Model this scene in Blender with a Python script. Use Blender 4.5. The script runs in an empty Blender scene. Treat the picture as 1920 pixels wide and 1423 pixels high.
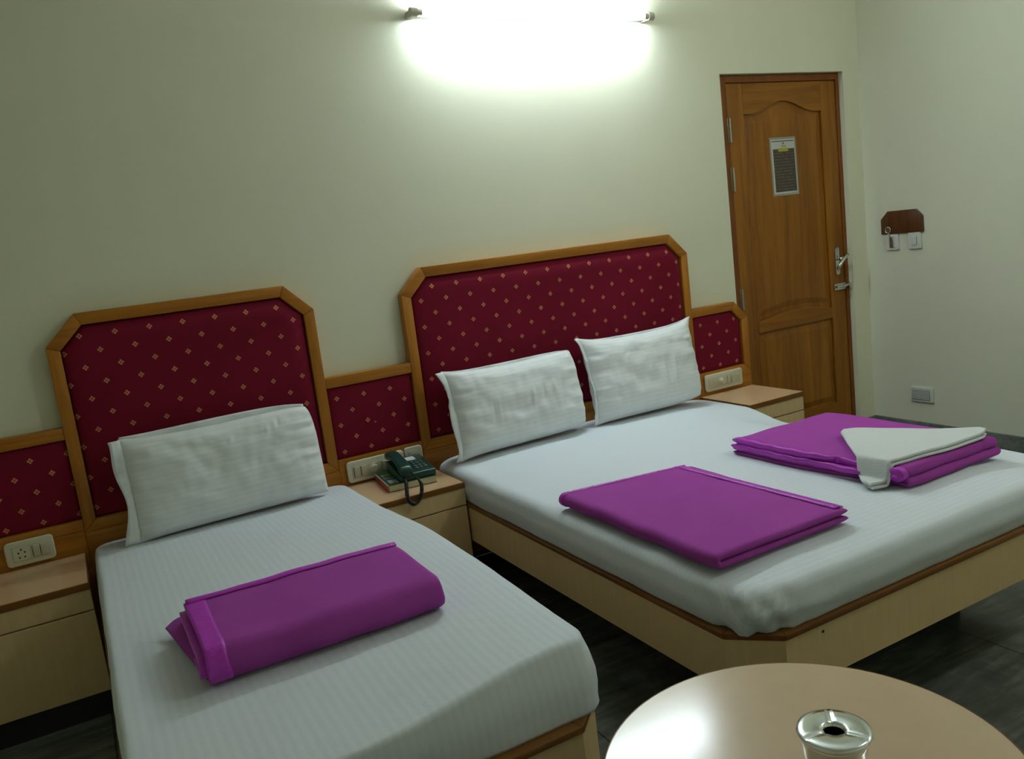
import bpy, bmesh, math, random
from mathutils import Vector, Matrix, noise as mnoise

random.seed(4)
S = bpy.context.scene
COL = S.collection
PI = math.pi

# ------------------------------------------------------------------ camera
CAM = Vector((-1.248, -3.3551, 1.3906))
RT = Vector((0.87122685, -0.47598367, -0.12001384))
UP = Vector((0.18397258, 0.08994298, 0.97880762))
FW = Vector((0.45510204, 0.87484273, -0.16592868))
cd = bpy.data.cameras.new('camera')
cam = bpy.data.objects.new('camera', cd)
COL.objects.link(cam)
m = Matrix((RT, UP, -FW)).transposed().to_4x4()
m.translation = CAM
cam.matrix_world = m
cd.sensor_fit = 'HORIZONTAL'
cd.sensor_width = 36.0
cd.lens = 36.0 * 1561.2 / 1920.0
cd.clip_start = 0.02
S.camera = cam

# ------------------------------------------------------------------ world, exposure
W = bpy.data.worlds.new('world')
S.world = W
W.use_nodes = True
W.node_tree.nodes['Background'].inputs[0].default_value = (0.02, 0.02, 0.02, 1)
W.node_tree.nodes['Background'].inputs[1].default_value = 0.0
S.view_settings.view_transform = 'Standard'
S.view_settings.look = 'None'
S.view_settings.gamma = 1.0
S.view_settings.use_curve_mapping = False
S.view_settings.exposure = 0.0
TUBE_POWER = 132.0          # emission strength of the fluorescent tube
TUBE_COL = (0.85, 1.0, 1.10)

# ------------------------------------------------------------------ node helpers
class N:
    """tiny wrapper so that node maths can be written as expressions"""
    def __init__(s, nt, sock): s.nt, s.k = nt, sock
    def _m(s, op, *a):
        n = s.nt.nodes.new('ShaderNodeMath'); n.operation = op
        for i, v in enumerate((s,) + a):
            if isinstance(v, N): s.nt.links.new(v.k, n.inputs[i])
            else: n.inputs[i].default_value = v
        return N(s.nt, n.outputs[0])
    def __add__(s, o): return s._m('ADD', o)
    def __sub__(s, o): return s._m('SUBTRACT', o)
    def __mul__(s, o): return s._m('MULTIPLY', o)
    def __truediv__(s, o): return s._m('DIVIDE', o)
    def lt(s, o): return s._m('LESS_THAN', o)
    def gt(s, o): return s._m('GREATER_THAN', o)
    def abs(s): return s._m('ABSOLUTE')
    def fract(s): return s._m('FRACT')
    def sin(s): return s._m('SINE')
    def max(s, o): return s._m('MAXIMUM', o)
    def min(s, o): return s._m('MINIMUM', o)
    def pow(s, o): return s._m('POWER', o)

class M:
    def __init__(s, name, col=(.8, .8, .8), rough=.5, **kw):
        s.m = bpy.data.materials.new(name); s.m.use_nodes = True
        s.nt = s.m.node_tree
        s.b = s.nt.nodes['Principled BSDF']
        s.set('Base Color', (*col, 1)); s.set('Roughness', rough)
        for k, v in kw.items(): s.set(k.replace('_', ' '), v)
    def set(s, k, v):
        if isinstance(v, N): s.nt.links.new(v.k, s.b.inputs[k])
        else: s.b.inputs[k].default_value = v
    def coord(s, kind='Object', scale=(1, 1, 1), loc=(0, 0, 0), rot=(0, 0, 0)):
        t = s.nt.nodes.new('ShaderNodeTexCoord'); mp = s.nt.nodes.new('ShaderNodeMapping')
        mp.inputs['Scale'].default_value = scale; mp.inputs['Location'].default_value = loc
        mp.inputs['Rotation'].default_value = rot
        s.nt.links.new(t.outputs[kind], mp.inputs[0])
        return mp.outputs[0]
    def xyz(s, vec):
        n = s.nt.nodes.new('ShaderNodeSeparateXYZ'); s.nt.links.new(vec, n.inputs[0])
        return [N(s.nt, o) for o in n.outputs]
    def noise(s, vec, scale=5, detail=4, rough=.55, dist=0):
        n = s.nt.nodes.new('ShaderNodeTexNoise')
        n.inputs['Scale'].default_value = scale; n.inputs['Detail'].default_value = detail
        n.inputs['Roughness'].default_value = rough; n.inputs['Distortion'].default_value = dist
        s.nt.links.new(vec, n.inputs['Vector'])
        return N(s.nt, n.outputs[0])
    def wave(s, vec, scale, dist=2, detail=2, axis='X'):
        n = s.nt.nodes.new('ShaderNodeTexWave'); n.bands_direction = axis
        n.inputs['Scale'].default_value = scale; n.inputs['Distortion'].default_value = dist
        n.inputs['Detail'].default_value = detail
        s.nt.links.new(vec, n.inputs['Vector'])
        return N(s.nt, n.outputs['Fac'])
    def ramp(s, fac, stops):
        n = s.nt.nodes.new('ShaderNodeValToRGB')
        while len(n.color_ramp.elements) < len(stops): n.color_ramp.elements.new(.5)
        for e, (p, c) in zip(n.color_ramp.elements, stops):
            e.position = p; e.color = (*c, 1)
        s.nt.links.new(fac.k, n.inputs[0])
        return N(s.nt, n.outputs[0])
    def mix(s, fac, a, b):
        n = s.nt.nodes.new('ShaderNodeMix'); n.data_type = 'RGBA'
        if isinstance(fac, N): s.nt.links.new(fac.k, n.inputs[0])
        else: n.inputs[0].default_value = fac
        for i, v in ((6, a), (7, b)):
            if isinstance(v, N): s.nt.links.new(v.k, n.inputs[i])
            else: n.inputs[i].default_value = (*v, 1)
        return N(s.nt, n.outputs[2])
    def bump(s, h, strength=.3, dist=.002):
        n = s.nt.nodes.new('ShaderNodeBump')
        n.inputs['Strength'].default_value = strength; n.inputs['Distance'].default_value = dist
        s.nt.links.new(h.k, n.inputs['Height']); s.set('Normal', N(s.nt, n.outputs[0]))

MATS = {}
def paint(name, c, mott=.05, rough=.6):
    t = M(name, c, rough); v = t.coord('Object')
    n = t.noise(v, 1.7, 4); f = t.noise(v, 160, 3)
    t.set('Base Color', t.mix(n, tuple(x * (1 - mott) for x in c), tuple(min(1, x * (1 + mott)) for x in c)))
    t.bump(f, .12, .002)
    MATS[name] = t.m
paint('wall_paint', (.75, .745, .56)); paint('right_wall_paint', (.75, .765, .61)); paint('ceiling_paint', (.82, .81, .72))

def wood(name, dark, light, rough=.35, axis='Z', sc=1.0, coat=.25):
    t = M(name, light, rough)
    st = {'X': (1.2, 16, 16), 'Y': (16, 1.2, 16), 'Z': (16, 16, 1.2)}[axis]
    v = t.coord('Object', tuple(k * sc for k in st))
    n = t.noise(v, 1.6, 6, .6, .8); n2 = t.noise(v, 9, 4)
    t.set('Base Color', t.ramp(n * .75 + n2 * .25, [(.28, dark), (.68, light)]))
    t.set('Coat Weight', coat); t.set('Coat Roughness', .25); t.set('Specular IOR Level', .25)
    t.bump(n2, .1, .001)
    MATS[name] = t.m
wood('headboard_wood_x', (.29, .10, .008), (.48, .19, .018), .42, 'X', 1, .1)
wood('headboard_wood_z', (.29, .10, .008), (.48, .19, .018), .42, 'Z', 1, .1)
wood('door_wood', (.16, .052, .004), (.37, .145, .012), .45, 'Z', .55, .08)
wood('door_wood_x', (.16, .052, .004), (.37, .145, .012), .45, 'X', .55, .08)
wood('door_frame_wood', (.15, .042, .006), (.25, .08, .01), .45, 'Z', .8, .08)
wood('edge_band', (.14, .050, .008), (.22, .085, .014), .35, 'X')
wood('plaque_wood', (.055, .017, .005), (.135, .05, .016), .35, 'Z', 1.6)

def laminate(name, c, rough=.35, var=.12, axis=(30, 30, 3), ior=1.5):
    t = M(name, c, rough, IOR=ior)
    v = t.coord('Object', axis); n = t.noise(v, 2.2, 5, .6)
    t.set('Base Color', t.mix(n, tuple(x * (1 - var) for x in c), tuple(x * (1 + var) for x in c)))
    MATS[name] = t.m
laminate('beige_laminate', (.70, .505, .265), .45)
laminate('top_laminate', (.60, .39, .22), .22, .06, (6, 6, 6))
laminate('table_laminate', (.62, .45, .30), .17, .05, (9, 9, 9), 1.75)
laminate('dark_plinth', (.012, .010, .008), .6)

t = M('polished_stone', (.09, .10, .09), .2); v = t.coord('Object', (1, 1, 1), rot=(0, 0, .5))
a = t.noise(v, 2.2, 8, .62, 1.6); v2 = t.coord('Object', (1.2, 9, 1), rot=(0, 0, .9)); b = t.noise(v2, 2.4, 6, .6, .6)
t.set('Base Color', t.ramp(a * .5 + b * .5, [(.3, (.045, .050, .042)), (.5, (.105, .112, .096)), (.7, (.24, .255, .225))]))
t.set('Roughness', .2); MATS['polished_stone'] = t.m
t = M('skirting_stone', (.14, .16, .14), .3); v = t.coord('Object'); a = t.noise(v, 14, 6, .6, .5)
t.set('Base Color', t.ramp(a, [(.3, (.11, .13, .115)), (.7, (.24, .265, .24))])); MATS['skirting_stone'] = t.m
MATS['grout'] = M('grout', (.04, .042, .036), .8).m

def fabric(name, x0, z0):
    """maroon velvet with a staggered grid of small gold four-square motifs (x0,z0 = a motif, relative to the thing)"""
    t = M(name, (.16, .008, .03), .75); v = t.coord('Object')
    x, y, z = t.xyz(v)
    PX, PZ, R, G = .1155, .1125, .0108, .0013
    tot = None
    for sh in (0, .5):
        p = ((x - x0) / PX + (.5 + sh)).fract() - .5
        q = ((z - z0) / PZ + (.5 + sh)).fract() - .5
        p = p * PX; q = q * PZ
        A = (p + q).abs(); B = (p - q).abs()
        msk = A.lt(R) * B.lt(R) * A.gt(G) * B.gt(G)
        tot = msk if tot is None else tot.max(msk)
    w = t.noise(v, 420, 2); big = t.noise(v, 6, 3)
    base = t.mix(big, (.145, .005, .018), (.205, .007, .026))
    t.set('Base Color', t.mix(tot, base, (.55, .24, .10)))
    t.set('Sheen Weight', .6); t.set('Sheen Roughness', .3); t.set('Sheen Tint', (.9, .10, .25, 1)); t.set('Specular IOR Level', .12)
    t.bump(w, .25, .001)
    MATS[name] = t.m

def linen(name, comp, period=.021, c=(.69, .74, .79)):
    t = M(name, c, .7); v = t.coord('UV'); x, y, z = t.xyz(v)
    k = (x, y)[comp]
    s = ((k * (1 / period)).fract() - .5).abs() * 4 - 1
    s = (s * 3 + .5).max(0).min(1)
    t.set('Base Color', t.mix(s, tuple(q * .975 for q in c), tuple(min(1, q * 1.01) for q in c)))
    t.set('Roughness', s * -.12 + .74)
    wr = t.noise(t.coord('UV', (3, 3, 3)), 3, 5, .6, .4); fine = t.noise(v, 700, 2)
    t.bump(wr * .8 + s * .022 + fine * .05, .4, .006)
    t.set('Sheen Weight', .15)
    MATS[name] = t.m
linen('sheet_lengthwise', 0); linen('sheet_crosswise', 1); linen('pillow_linen', 1, .019, (.75, .78, .765))
linen('hem_linen', 0, .5, (.75, .78, .765))

t = M('purple_fleece', (.17, .028, .185), .9); v = t.coord('Object')
a = t.noise(v, 9, 4); f = t.noise(v, 500, 3)
t.set('Base Color', t.mix(a, (.295, .046, .29), (.38, .064, .37)))
t.set('Sheen Weight', .2); t.set('Sheen Roughness', .4); t.set('Sheen Tint', (.9, .25, .95, 1)); t.set('Specular IOR Level', .15); t.bump(f * .5 + a * .5, .35, .003)
MATS['purple_fleece'] = t.m
t = M('purple_satin', (.32, .022, .36), .38); v = t.coord('Object', (1, 1, 1)); n = t.noise(v, 60, 3, .6, 1.2)
t.set('Base Color', t.mix(n, (.38, .016, .42), (.55, .04, .58))); t.set('Sheen Weight', .1); t.set('Sheen Tint', (.9, .2, .95, 1)); t.bump(n, .35, .004)
MATS['purple_satin'] = t.m
t = M('terry', (.70, .73, .72), .95); v = t.coord('Object'); f = t.noise(v, 260, 3); t.bump(f, .6, .004)
t.set('Sheen Weight', .3); MATS['terry'] = t.m

MATS['cream_plastic'] = M('cream_plastic', (.62, .59, .44), .32).m
MATS['cream_plastic_b'] = M('cream_plastic_b', (.52, .49, .35), .3).m
MATS['white_plastic'] = M('white_plastic', (.66, .70, .64), .3).m
MATS['grey_slot'] = M('grey_slot', (.16, .165, .14), .5).m
MATS['black_hole'] = M('black_hole', (.012, .012, .012), .6).m
MATS['green_plastic'] = M('green_plastic', (.006, .050, .036), .28).m
MATS['black_cord'] = M('black_cord', (.012, .014, .016), .4).m
MATS['key_grey'] = M('key_grey', (.10, .13, .13), .45).m
MATS['card'] = M('card', (.60, .62, .62), .6).m
MATS['book_green'] = M('book_green', (.02, .085, .045), .35).m
MATS['book_red'] = M('book_red', (.45, .045, .03), .4).m
MATS['book_blue'] = M('book_blue', (.11, .16, .26), .4).m
MATS['book_yellow'] = M('book_yellow', (.42, .50, .02), .4).m
MATS['pale_print'] = M('pale_print', (.40, .43, .42), .5).m
MATS['steel'] = M('steel', (.62, .64, .60), .16, Metallic=1.0).m
MATS['brushed_steel'] = M('brushed_steel', (.48, .46, .38), .32, Metallic=1.0).m
MATS['chrome'] = M('chrome', (.76, .80, .79), .14, Metallic=1.0).m
MATS['lamp_metal'] = M('lamp_metal', (.45, .42, .33), .5).m
MATS['batten_white'] = M('batten_white', (.75, .75, .70), .5).m
t = M('page_edges', (.52, .46, .28), .8); v = t.coord('Object', (1, 1, 1)); n = t.noise(t.coord('Object', (1, 1, 60)), 14, 2)
t.set('Base Color', t.mix(n, (.42, .37, .22), (.60, .54, .35))); MATS['page_edges'] = t.m
t = M('tube_glow', (1, 1, 1), .5)
t.set('Emission Color', (*TUBE_COL, 1)); t.set('Emission Strength', TUBE_POWER); MATS['tube_glow'] = t.m

# ------------------------------------------------------------------ object helpers
def root_loc(p):
    while p.parent: p = p.parent
    return p.location.copy()
def obj(name, geo, mat, parent=None, smooth=False, uv=None, loc=None):
    """geo=(verts, faces) in world metres -> ONE mesh object; parts share the origin of their thing"""
    V, F = geo
    V = [Vector(p) for p in V]
    if parent: o0 = root_loc(parent)
    elif loc is not None: o0 = Vector(loc)
    else:
        o0 = Vector(((min(p.x for p in V) + max(p.x for p in V)) / 2, (min(p.y for p in V) + max(p.y for p in V)) / 2, min(p.z for p in V)))
    me = bpy.data.meshes.new(name)
    me.from_pydata([p - o0 for p in V], [], F)
    if uv:
        l = me.uv_layers.new(name='UVMap')
        for lp in me.loops: l.data[lp.index].uv = uv[lp.vertex_index]
    me.materials.append(MATS[mat])
    bm = bmesh.new(); bm.from_mesh(me); bmesh.ops.recalc_face_normals(bm, faces=bm.faces); bm.to_mesh(me); bm.free()
    for p in me.polygons: p.use_smooth = bool(smooth)
    if smooth == 'auto':
        for p in me.polygons: p.use_smooth = True
        me.set_sharp_from_angle(angle=math.radians(38))
    o = bpy.data.objects.new(name, me); COL.objects.link(o)
    if parent: o.parent = parent
    else: o.location = o0
    return o
def tag(o, label=None, cat=None, group=None, kind=None):
    if label: o['label'] = label
    if cat: o['category'] = cat
    if group: o['group'] = group
    if kind: o['kind'] = kind
    return o
def thing(name, loc, label, cat, group=None):
    o = bpy.data.objects.new(name, None); COL.objects.link(o); o.location = loc; o.empty_display_size = .05
    return tag(o, label, cat, group)

def from_bm(bm):
    bm.verts.index_update()
    r = ([v.co.copy() for v in bm.verts], [[v.index for v in f.verts] for f in bm.faces]); bm.free(); return r
def box(x0, x1, y0, y1, z0, z1, bev=0, seg=2):
    bm = bmesh.new(); bmesh.ops.create_cube(bm, size=1)
    for v in bm.verts:
        v.co = Vector(((x0 + x1) / 2 + v.co.x * (x1 - x0), (y0 + y1) / 2 + v.co.y * (y1 - y0), (z0 + z1) / 2 + v.co.z * (z1 - z0)))
    if bev: bmesh.ops.bevel(bm, geom=bm.edges[:], offset=bev, segments=seg, affect='EDGES', profile=.5)
    return from_bm(bm)
def join(*gs):
    V, F = [], []
    for v, f in gs:
        n = len(V); V += list(v); F += [[i + n for i in q] for q in f]
    return V, F
def prism(poly, d0, d1, axis='y', bev=0, seg=2):
    """polygon in the plane of the other two axes, extruded from d0 to d1"""
    put = {'y': lambda a, b, d: (a, d, b), 'x': lambda a, b, d: (d, a, b), 'z': lambda a, b, d: (a, b, d)}[axis]
    n = len(poly)
    V = [put(a, b, d0) for a, b in poly] + [put(a, b, d1) for a, b in poly]
    F = [list(range(n))[::-1], list(range(n, 2 * n))] + [[i, (i + 1) % n, n + (i + 1) % n, n + i] for i in range(n)]
    if bev:
        bm = bmesh.new(); vs = [bm.verts.new(p) for p in V]
        for f in F: bm.faces.new([vs[i] for i in f])
        bmesh.ops.recalc_face_normals(bm, faces=bm.faces)
        bmesh.ops.bevel(bm, geom=bm.edges[:], offset=bev, segments=seg, affect='EDGES', profile=.5)
        return from_bm(bm)
    return V, F
def rrect(a0, a1, b0, b1, r, n=5):
    out = []
    for cx, cy, s in ((a1 - r, b1 - r, 0), (a0 + r, b1 - r, 1), (a0 + r, b0 + r, 2), (a1 - r, b0 + r, 3)):
        for i in range(n + 1):
            t = (s + i / n) * PI / 2; out.append((cx + r * math.cos(t), cy + r * math.sin(t)))
    return out
def lathe(prof, c, n=40, cap=True):
    V, F = [], []
    for r, z in prof:
        for i in range(n):
            t = 2 * PI * i / n; V.append((c[0] + r * math.cos(t), c[1] + r * math.sin(t), c[2] + z))
    for k in range(len(prof) - 1):
        for i in range(n):
            j = (i + 1) % n; F.append([k * n + i, k * n + j, (k + 1) * n + j, (k + 1) * n + i])
    if cap and prof[0][0] > 1e-5: F.append(list(range(n))[::-1])
    if cap and prof[-1][0] > 1e-5: F.append([(len(prof) - 1) * n + i for i in range(n)])
    return V, F
def cyl(p, q, r, n=16, r2=None):
    p, q = Vector(p), Vector(q); d = (q - p).normalized()
    a = d.orthogonal().normalized(); b = d.cross(a); r2 = r if r2 is None else r2
    V = [p + (a * math.cos(2 * PI * i / n) + b * math.sin(2 * PI * i / n)) * r for i in range(n)]
    V += [q + (a * math.cos(2 * PI * i / n) + b * math.sin(2 * PI * i / n)) * r2 for i in range(n)]
    F = [[i, (i + 1) % n, n + (i + 1) % n, n + i] for i in range(n)] + [list(range(n))[::-1], list(range(n, 2 * n))]
    return V, F
def tube(path, r, n=8):
    path = [Vector(p) for p in path]; V, F = [], []
    a = None
    for i, p in enumerate(path):
        d = (path[min(i + 1, len(path) - 1)] - path[max(i - 1, 0)]).normalized()
        a = d.orthogonal().normalized() if a is None else (a - d * a.dot(d)).normalized()
        b = d.cross(a)
        V += [p + (a * math.cos(2 * PI * k / n) + b * math.sin(2 * PI * k / n)) * r for k in range(n)]
    for i in range(len(path) - 1):
        for k in range(n):
            F.append([i * n + k, i * n + (k + 1) % n, (i + 1) * n + (k + 1) % n, (i + 1) * n + k])
    F += [list(range(n))[::-1], [(len(path) - 1) * n + k for k in range(n)]]
    return V, F
def sm(a, b, x):
    t = max(0, min(1, (x - a) / (b - a))); return t * t * (3 - 2 * t)
def nz(x, y, z, s): return mnoise.noise(Vector((x * s, y * s, z * s)))

# ------------------------------------------------------------------ the room
XL, XR, YB, ZC = -2.45, 2.9367, -4.6, 2.95
DX0, DX1, DZ = 1.8955, 2.806, 2.085
TH = .14
wb = obj('wall_back', join(box(XL, DX0, 0, TH, 0, ZC), box(DX0, DX1, 0, TH, DZ, ZC), box(DX1, XR, 0, TH, 0, ZC)), 'wall_paint', loc=(0, 0, 0))
tag(wb, 'cream painted wall behind the headboards', None, None, 'structure')
tag(obj('wall_right', box(XR, XR + TH, YB, TH, 0, ZC), 'right_wall_paint', loc=(XR, 0, 0)), 'cream painted side wall beside the wooden door', kind='structure')
tag(obj('wall_left', box(XL - TH, XL, YB, TH, 0, ZC), 'wall_paint', loc=(XL, 0, 0)), 'cream painted wall opposite the side wall by the door', kind='structure')
tag(obj('wall_front', box(XL - TH, XR + TH, YB - TH, YB, 0, ZC), 'wall_paint', loc=(0, YB, 0)), 'cream painted wall facing the headboards', kind='structure')
tag(obj('ceiling', box(XL - TH, XR + TH, YB - TH, TH, ZC, ZC + .1), 'ceiling_paint', loc=(0, 0, ZC)), 'plain pale ceiling', kind='structure')
fl = tag(obj('floor', box(XL - TH, XR + TH, YB - TH, TH, -.08, -.004), 'grout', loc=(0, 0, -.08)), 'dark grey polished stone tile floor', kind='structure')
TS = .6
tile_me = None
ix0 = int(math.floor(XL / TS)); 
for i in range(10):
    for j in range(9):
        x0 = XL - .1 + i * TS; y1 = TH - .02 - j * TS
        x1 = min(x0 + TS - .003, XR); y0 = max(y1 - TS + .003, YB)
        x0 = max(x0, XL)
        y1 = min(y1, 0)
        if x1 - x0 < .02 or y1 - y0 < .02: continue
        o = obj('tile', box(x0, x1, y0, y1, -.03, 0, .0012, 1), 'polished_stone', fl)
# skirting
tag(obj('baseboard_back', join(box(XL, DX0 - .03, -.012, 0, 0, .078, .002, 1), box(DX1 + .004, XR - .0005, -.012, 0, 0, .078, .002, 1)), 'skirting_stone', loc=(0, 0, 0)), 'grey stone skirting along the headboard wall', kind='structure')
tag(obj('baseboard_right', box(XR - .012, XR, YB, -.0125, 0, .078, .002, 1), 'skirting_stone', loc=(XR, 0, 0)), 'grey stone skirting along the side wall', kind='structure')

# ------------------------------------------------------------------ door
d = thing('door_1', ((DX0 + DX1) / 2, .05, 0), 'brown wooden panel door with an arched upper panel', None); d['kind'] = 'structure'
FY = .03
fr = obj('door_frame', join(box(DX0 + .001, 1.962, FY, TH, 0, DZ - .001, .003), box(2.782, DX1 - .001, FY, TH, 0, DZ - .001, .003), box(1.962, 2.782, FY, TH, 2.046, DZ - .001, .003)), 'door_frame_wood', d)
LY = .038
leaf = obj('door_leaf', box(1.965, 2.779, LY + .014, LY + .036, .006, 2.043), 'door_wood', d)
obj('stile', box(1.965, 2.078, LY, LY + .014, .006, 2.043, .002), 'door_wood', leaf)
obj('stile', box(2.662, 2.779, LY, LY + .014, .006, 2.043, .002), 'door_wood', leaf)
def arch(x0, x1, z, h, n=14): return [(x0 + (x1 - x0) * i / n, z + h * math.sin(PI * i / n) ** 1.0) for i in range(n + 1)]
A0, A1 = 2.078, 2.662
def ogee(x0, x1, z, h, n=20):
    return [(x0 + (x1 - x0) * i / n, z + h * (.5 - .5 * math.cos(2 * PI * min(1, max(0, (i / n - .08) / .84))))) for i in range(n + 1)]
obj('top_rail', prism([(A1, 2.043), (A0, 2.043)] + ogee(A0, A1, 1.885, .062), LY, LY + .014), 'door_wood_x', leaf)
obj('middle_rail', prism([(A1, .712), (A0, .712)] + arch(A0, A1, .772, .035), LY - .004, LY + .014, bev=.004), 'door_wood_x', leaf)
obj('bottom_rail', box(A0, A1, LY, LY + .014, .006, .205, .002), 'door_wood_x', leaf)
def field(poly, y0, y1, inset):
    """raised field: bevelled slab standing off the leaf"""
    n = len(poly); cx = sum(p[0] for p in poly) / n; cz = sum(p[1] for p in poly) / n
    q = []
    for a, b in poly:
        dx, dz = a - cx, b - cz
        q.append((a - math.copysign(min(inset, abs(dx)), dx) if abs(dx) > .02 else a, b - math.copysign(min(inset, abs(dz)), dz)))
    V = [(a, y1, b) for a, b in poly] + [(a, y0, b) for a, b in q]
    return V, [[i, (i + 1) % n, n + (i + 1) % n, n + i] for i in range(n)] + [list(range(n, 2 * n)), list(range(n))[::-1]]
up = [(A1 - .012, .80), (A1 - .012, 1.872)] + ogee(A0 + .012, A1 - .012, 1.872, .062)[::-1][1:] + [(A0 + .012, .80)] + arch(A0 + .012, A1 - .012, .80, .03)[1:-1]
obj('panel', field(up, LY + .004, LY + .0145, .035), 'door_wood', leaf)
obj('panel', field([(A1 - .012, .217), (A1 - .012, .70), (A0 + .012, .70), (A0 + .012, .217)], LY + .004, LY + .0145, .035), 'door_wood', leaf)
for z0, z1 in ((1.743, 1.867), (1.49, 1.615), (.86, .975)):
    h = obj('hinge', join(box(1.951, 1.974, FY - .003, FY + .001, z0, z1, .001, 1), *[cyl((1.963, FY - .006, z0 + (z1 - z0) * k / 5 + .001), (1.963, FY - .006, z0 + (z1 - z0) * (k + 1) / 5 - .001), .0065, 12) for k in range(5)]), 'brushed_steel', d, 'auto')
hp = obj('handle_plate', prism([(2.7225 + (a - 2.7225), b) for a, b in rrect(2.706, 2.739, .955, 1.115, .016)], LY - .006, LY, bev=.002), 'steel', d, 'auto')
obj('lever', join(cyl((2.724, LY - .005, 1.048), (2.724, LY - .045, 1.048), .010), tube([(2.765, LY - .045, 1.066), (2.745, LY - .047, 1.058), (2.724, LY - .047, 1.046), (2.70, LY - .046, 1.022), (2.678, LY - .044, .996)], .0095, 10)), 'steel', hp, True)
obj('keyhole_cylinder', cyl((2.7225, LY - .010, .985), (2.7225, LY - .004, .985), .008), 'brushed_steel', hp, 'auto')
lt = obj('door_latch', box(2.684, 2.778, LY - .008, LY - .0005, .868, .905, .002), 'steel', d, 'auto')
obj('bolt', join(cyl((2.69, LY - .013, .887), (2.80, LY - .013, .887), .008), cyl((2.735, LY - .013, .887), (2.735, LY - .032, .882), .005), box(2.786, 2.803, FY - .02, FY - .0005, .87, .904, .002)), 'steel', lt, 'auto')

# notice sheet on the door
nt_ = thing('notice_sheet', (2.352, LY, 1.44), 'laminated printed notice with a yellow title on the wooden door', 'notice')
def pq(u, v, dy):   # u,v in 0..1 across the sheet
    return (2.252 + .198 * u + .006 * (1 - v), LY + .004 - dy, 1.442 + .313 * v)
def sheet(u0, u1, v0, v1, dy, th=.0006):
    a = [pq(u0, v0, dy), pq(u1, v0, dy), pq(u1, v1, dy), pq(u0, v1, dy)]
    b = [(x, y - th, z) for x, y, z in a]
    return a + b, [[3, 2, 1, 0], [4, 5, 6, 7], [0, 1, 5, 4], [1, 2, 6, 5], [2, 3, 7, 6], [3, 0, 4, 7]]
MATS['laminate_film'] = M('laminate_film', (.33, .31, .24), .2).m
MATS['notice_white'] = M('notice_white', (.55, .56, .52), .35).m
MATS['notice_stripe'] = M('notice_stripe', (.06, .075, .085), .4).m
MATS['notice_yellow'] = M('notice_yellow', (.46, .40, .02), .4).m
MATS['notice_red'] = M('notice_red', (.30, .12, .10), .4).m
t = M('notice_print', (.07, .05, .05), .35); v = t.coord('Object'); x, y, z = t.xyz(v)
ln = (z * 62).fract().lt(.42); wd = t.noise(t.coord('Object', (70, 1, 62)), 1.0, 1).gt(.44); mk = (x + .075).gt(0) * (x - .078).lt(0)
t.set('Base Color', t.mix(ln * wd * mk * .75, (.062, .042, .050), (.16, .13, .035))); MATS['notice_print'] = t.m
obj('film', sheet(0, 1, 0, 1, .0005), 'laminate_film', nt_)
obj('paper', sheet(.05, .95, .03, .965, .0012), 'notice_white', nt_)
obj('printed_text', sheet(.11, .92, .065, .80, .0019), 'notice_print', nt_)
obj('header_stripe', sheet(.08, .92, .925, .94, .0019), 'notice_stripe', nt_)
obj('emblem', join(sheet(.475, .545, .875, .895, .0019), sheet(.49, .53, .895, .915, .0019), sheet(.42, .61, .84, .853, .0019)), 'notice_red', nt_)
obj('title_label', sheet(.31, .68, .755, .815, .0026), 'notice_yellow', nt_)

# ------------------------------------------------------------------ headboards
HF, HK = -.05, -.004     # front and back of the wooden frames
FT = .043                # frame width
def offset_poly(poly, d):
    """inset a convex polygon (counter-clockwise) by d"""
    n = len(poly); out = []
    for i in range(n):
        p0, p1, p2 = Vector(poly[i - 1]), Vector(poly[i]), Vector(poly[(i + 1) % n])
        e1 = (p1 - p0).normalized(); e2 = (p2 - p1).normalized()
        n1 = Vector((-e1.y, e1.x)); n2 = Vector((-e2.y, e2.x))
        bis = (n1 + n2); bis = bis / max(1e-6, bis.length)
        out.append(p1 + bis * (d / max(.3, bis.dot(n1))))
    return [(p.x, p.y) for p in out]
def pad(poly, name_mat, parent, y_edge=-.024, bulge=.032):
    """upholstered panel: rings of an inset outline pushed forward into a soft roll"""
    rings = [(0, 0), (.002, .22), (.006, .42), (.013, .60), (.025, .78), (.042, .91), (.065, .98), (.095, 1.0)]
    n = len(poly); V, F = [], []
    V += [(a, HK - .002, b) for a, b in poly]
    for dd, h in rings:
        V += [(a, y_edge - bulge * h, b) for a, b in offset_poly(poly, dd)]
    for k in range(len(rings)):
        for i in range(n):
            j = (i + 1) % n; F.append([k * n + i, k * n + j, (k + 1) * n + j, (k + 1) * n + i])
    F += [list(range(n))[::-1], [len(rings) * n + i for i in range(n)]]
    return obj('upholstered_panel', (V, F), name_mat, parent, True)
def frame_ring(outer, inner, parts, parent):
    """mitred frame members, each its own part"""
    for (i, j, nm, mt) in parts:
        poly = [outer[i], outer[j], inner[j], inner[i]]
        obj(nm, prism(poly, HF, HK, bev=.003), mt, parent, 'auto')
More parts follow.
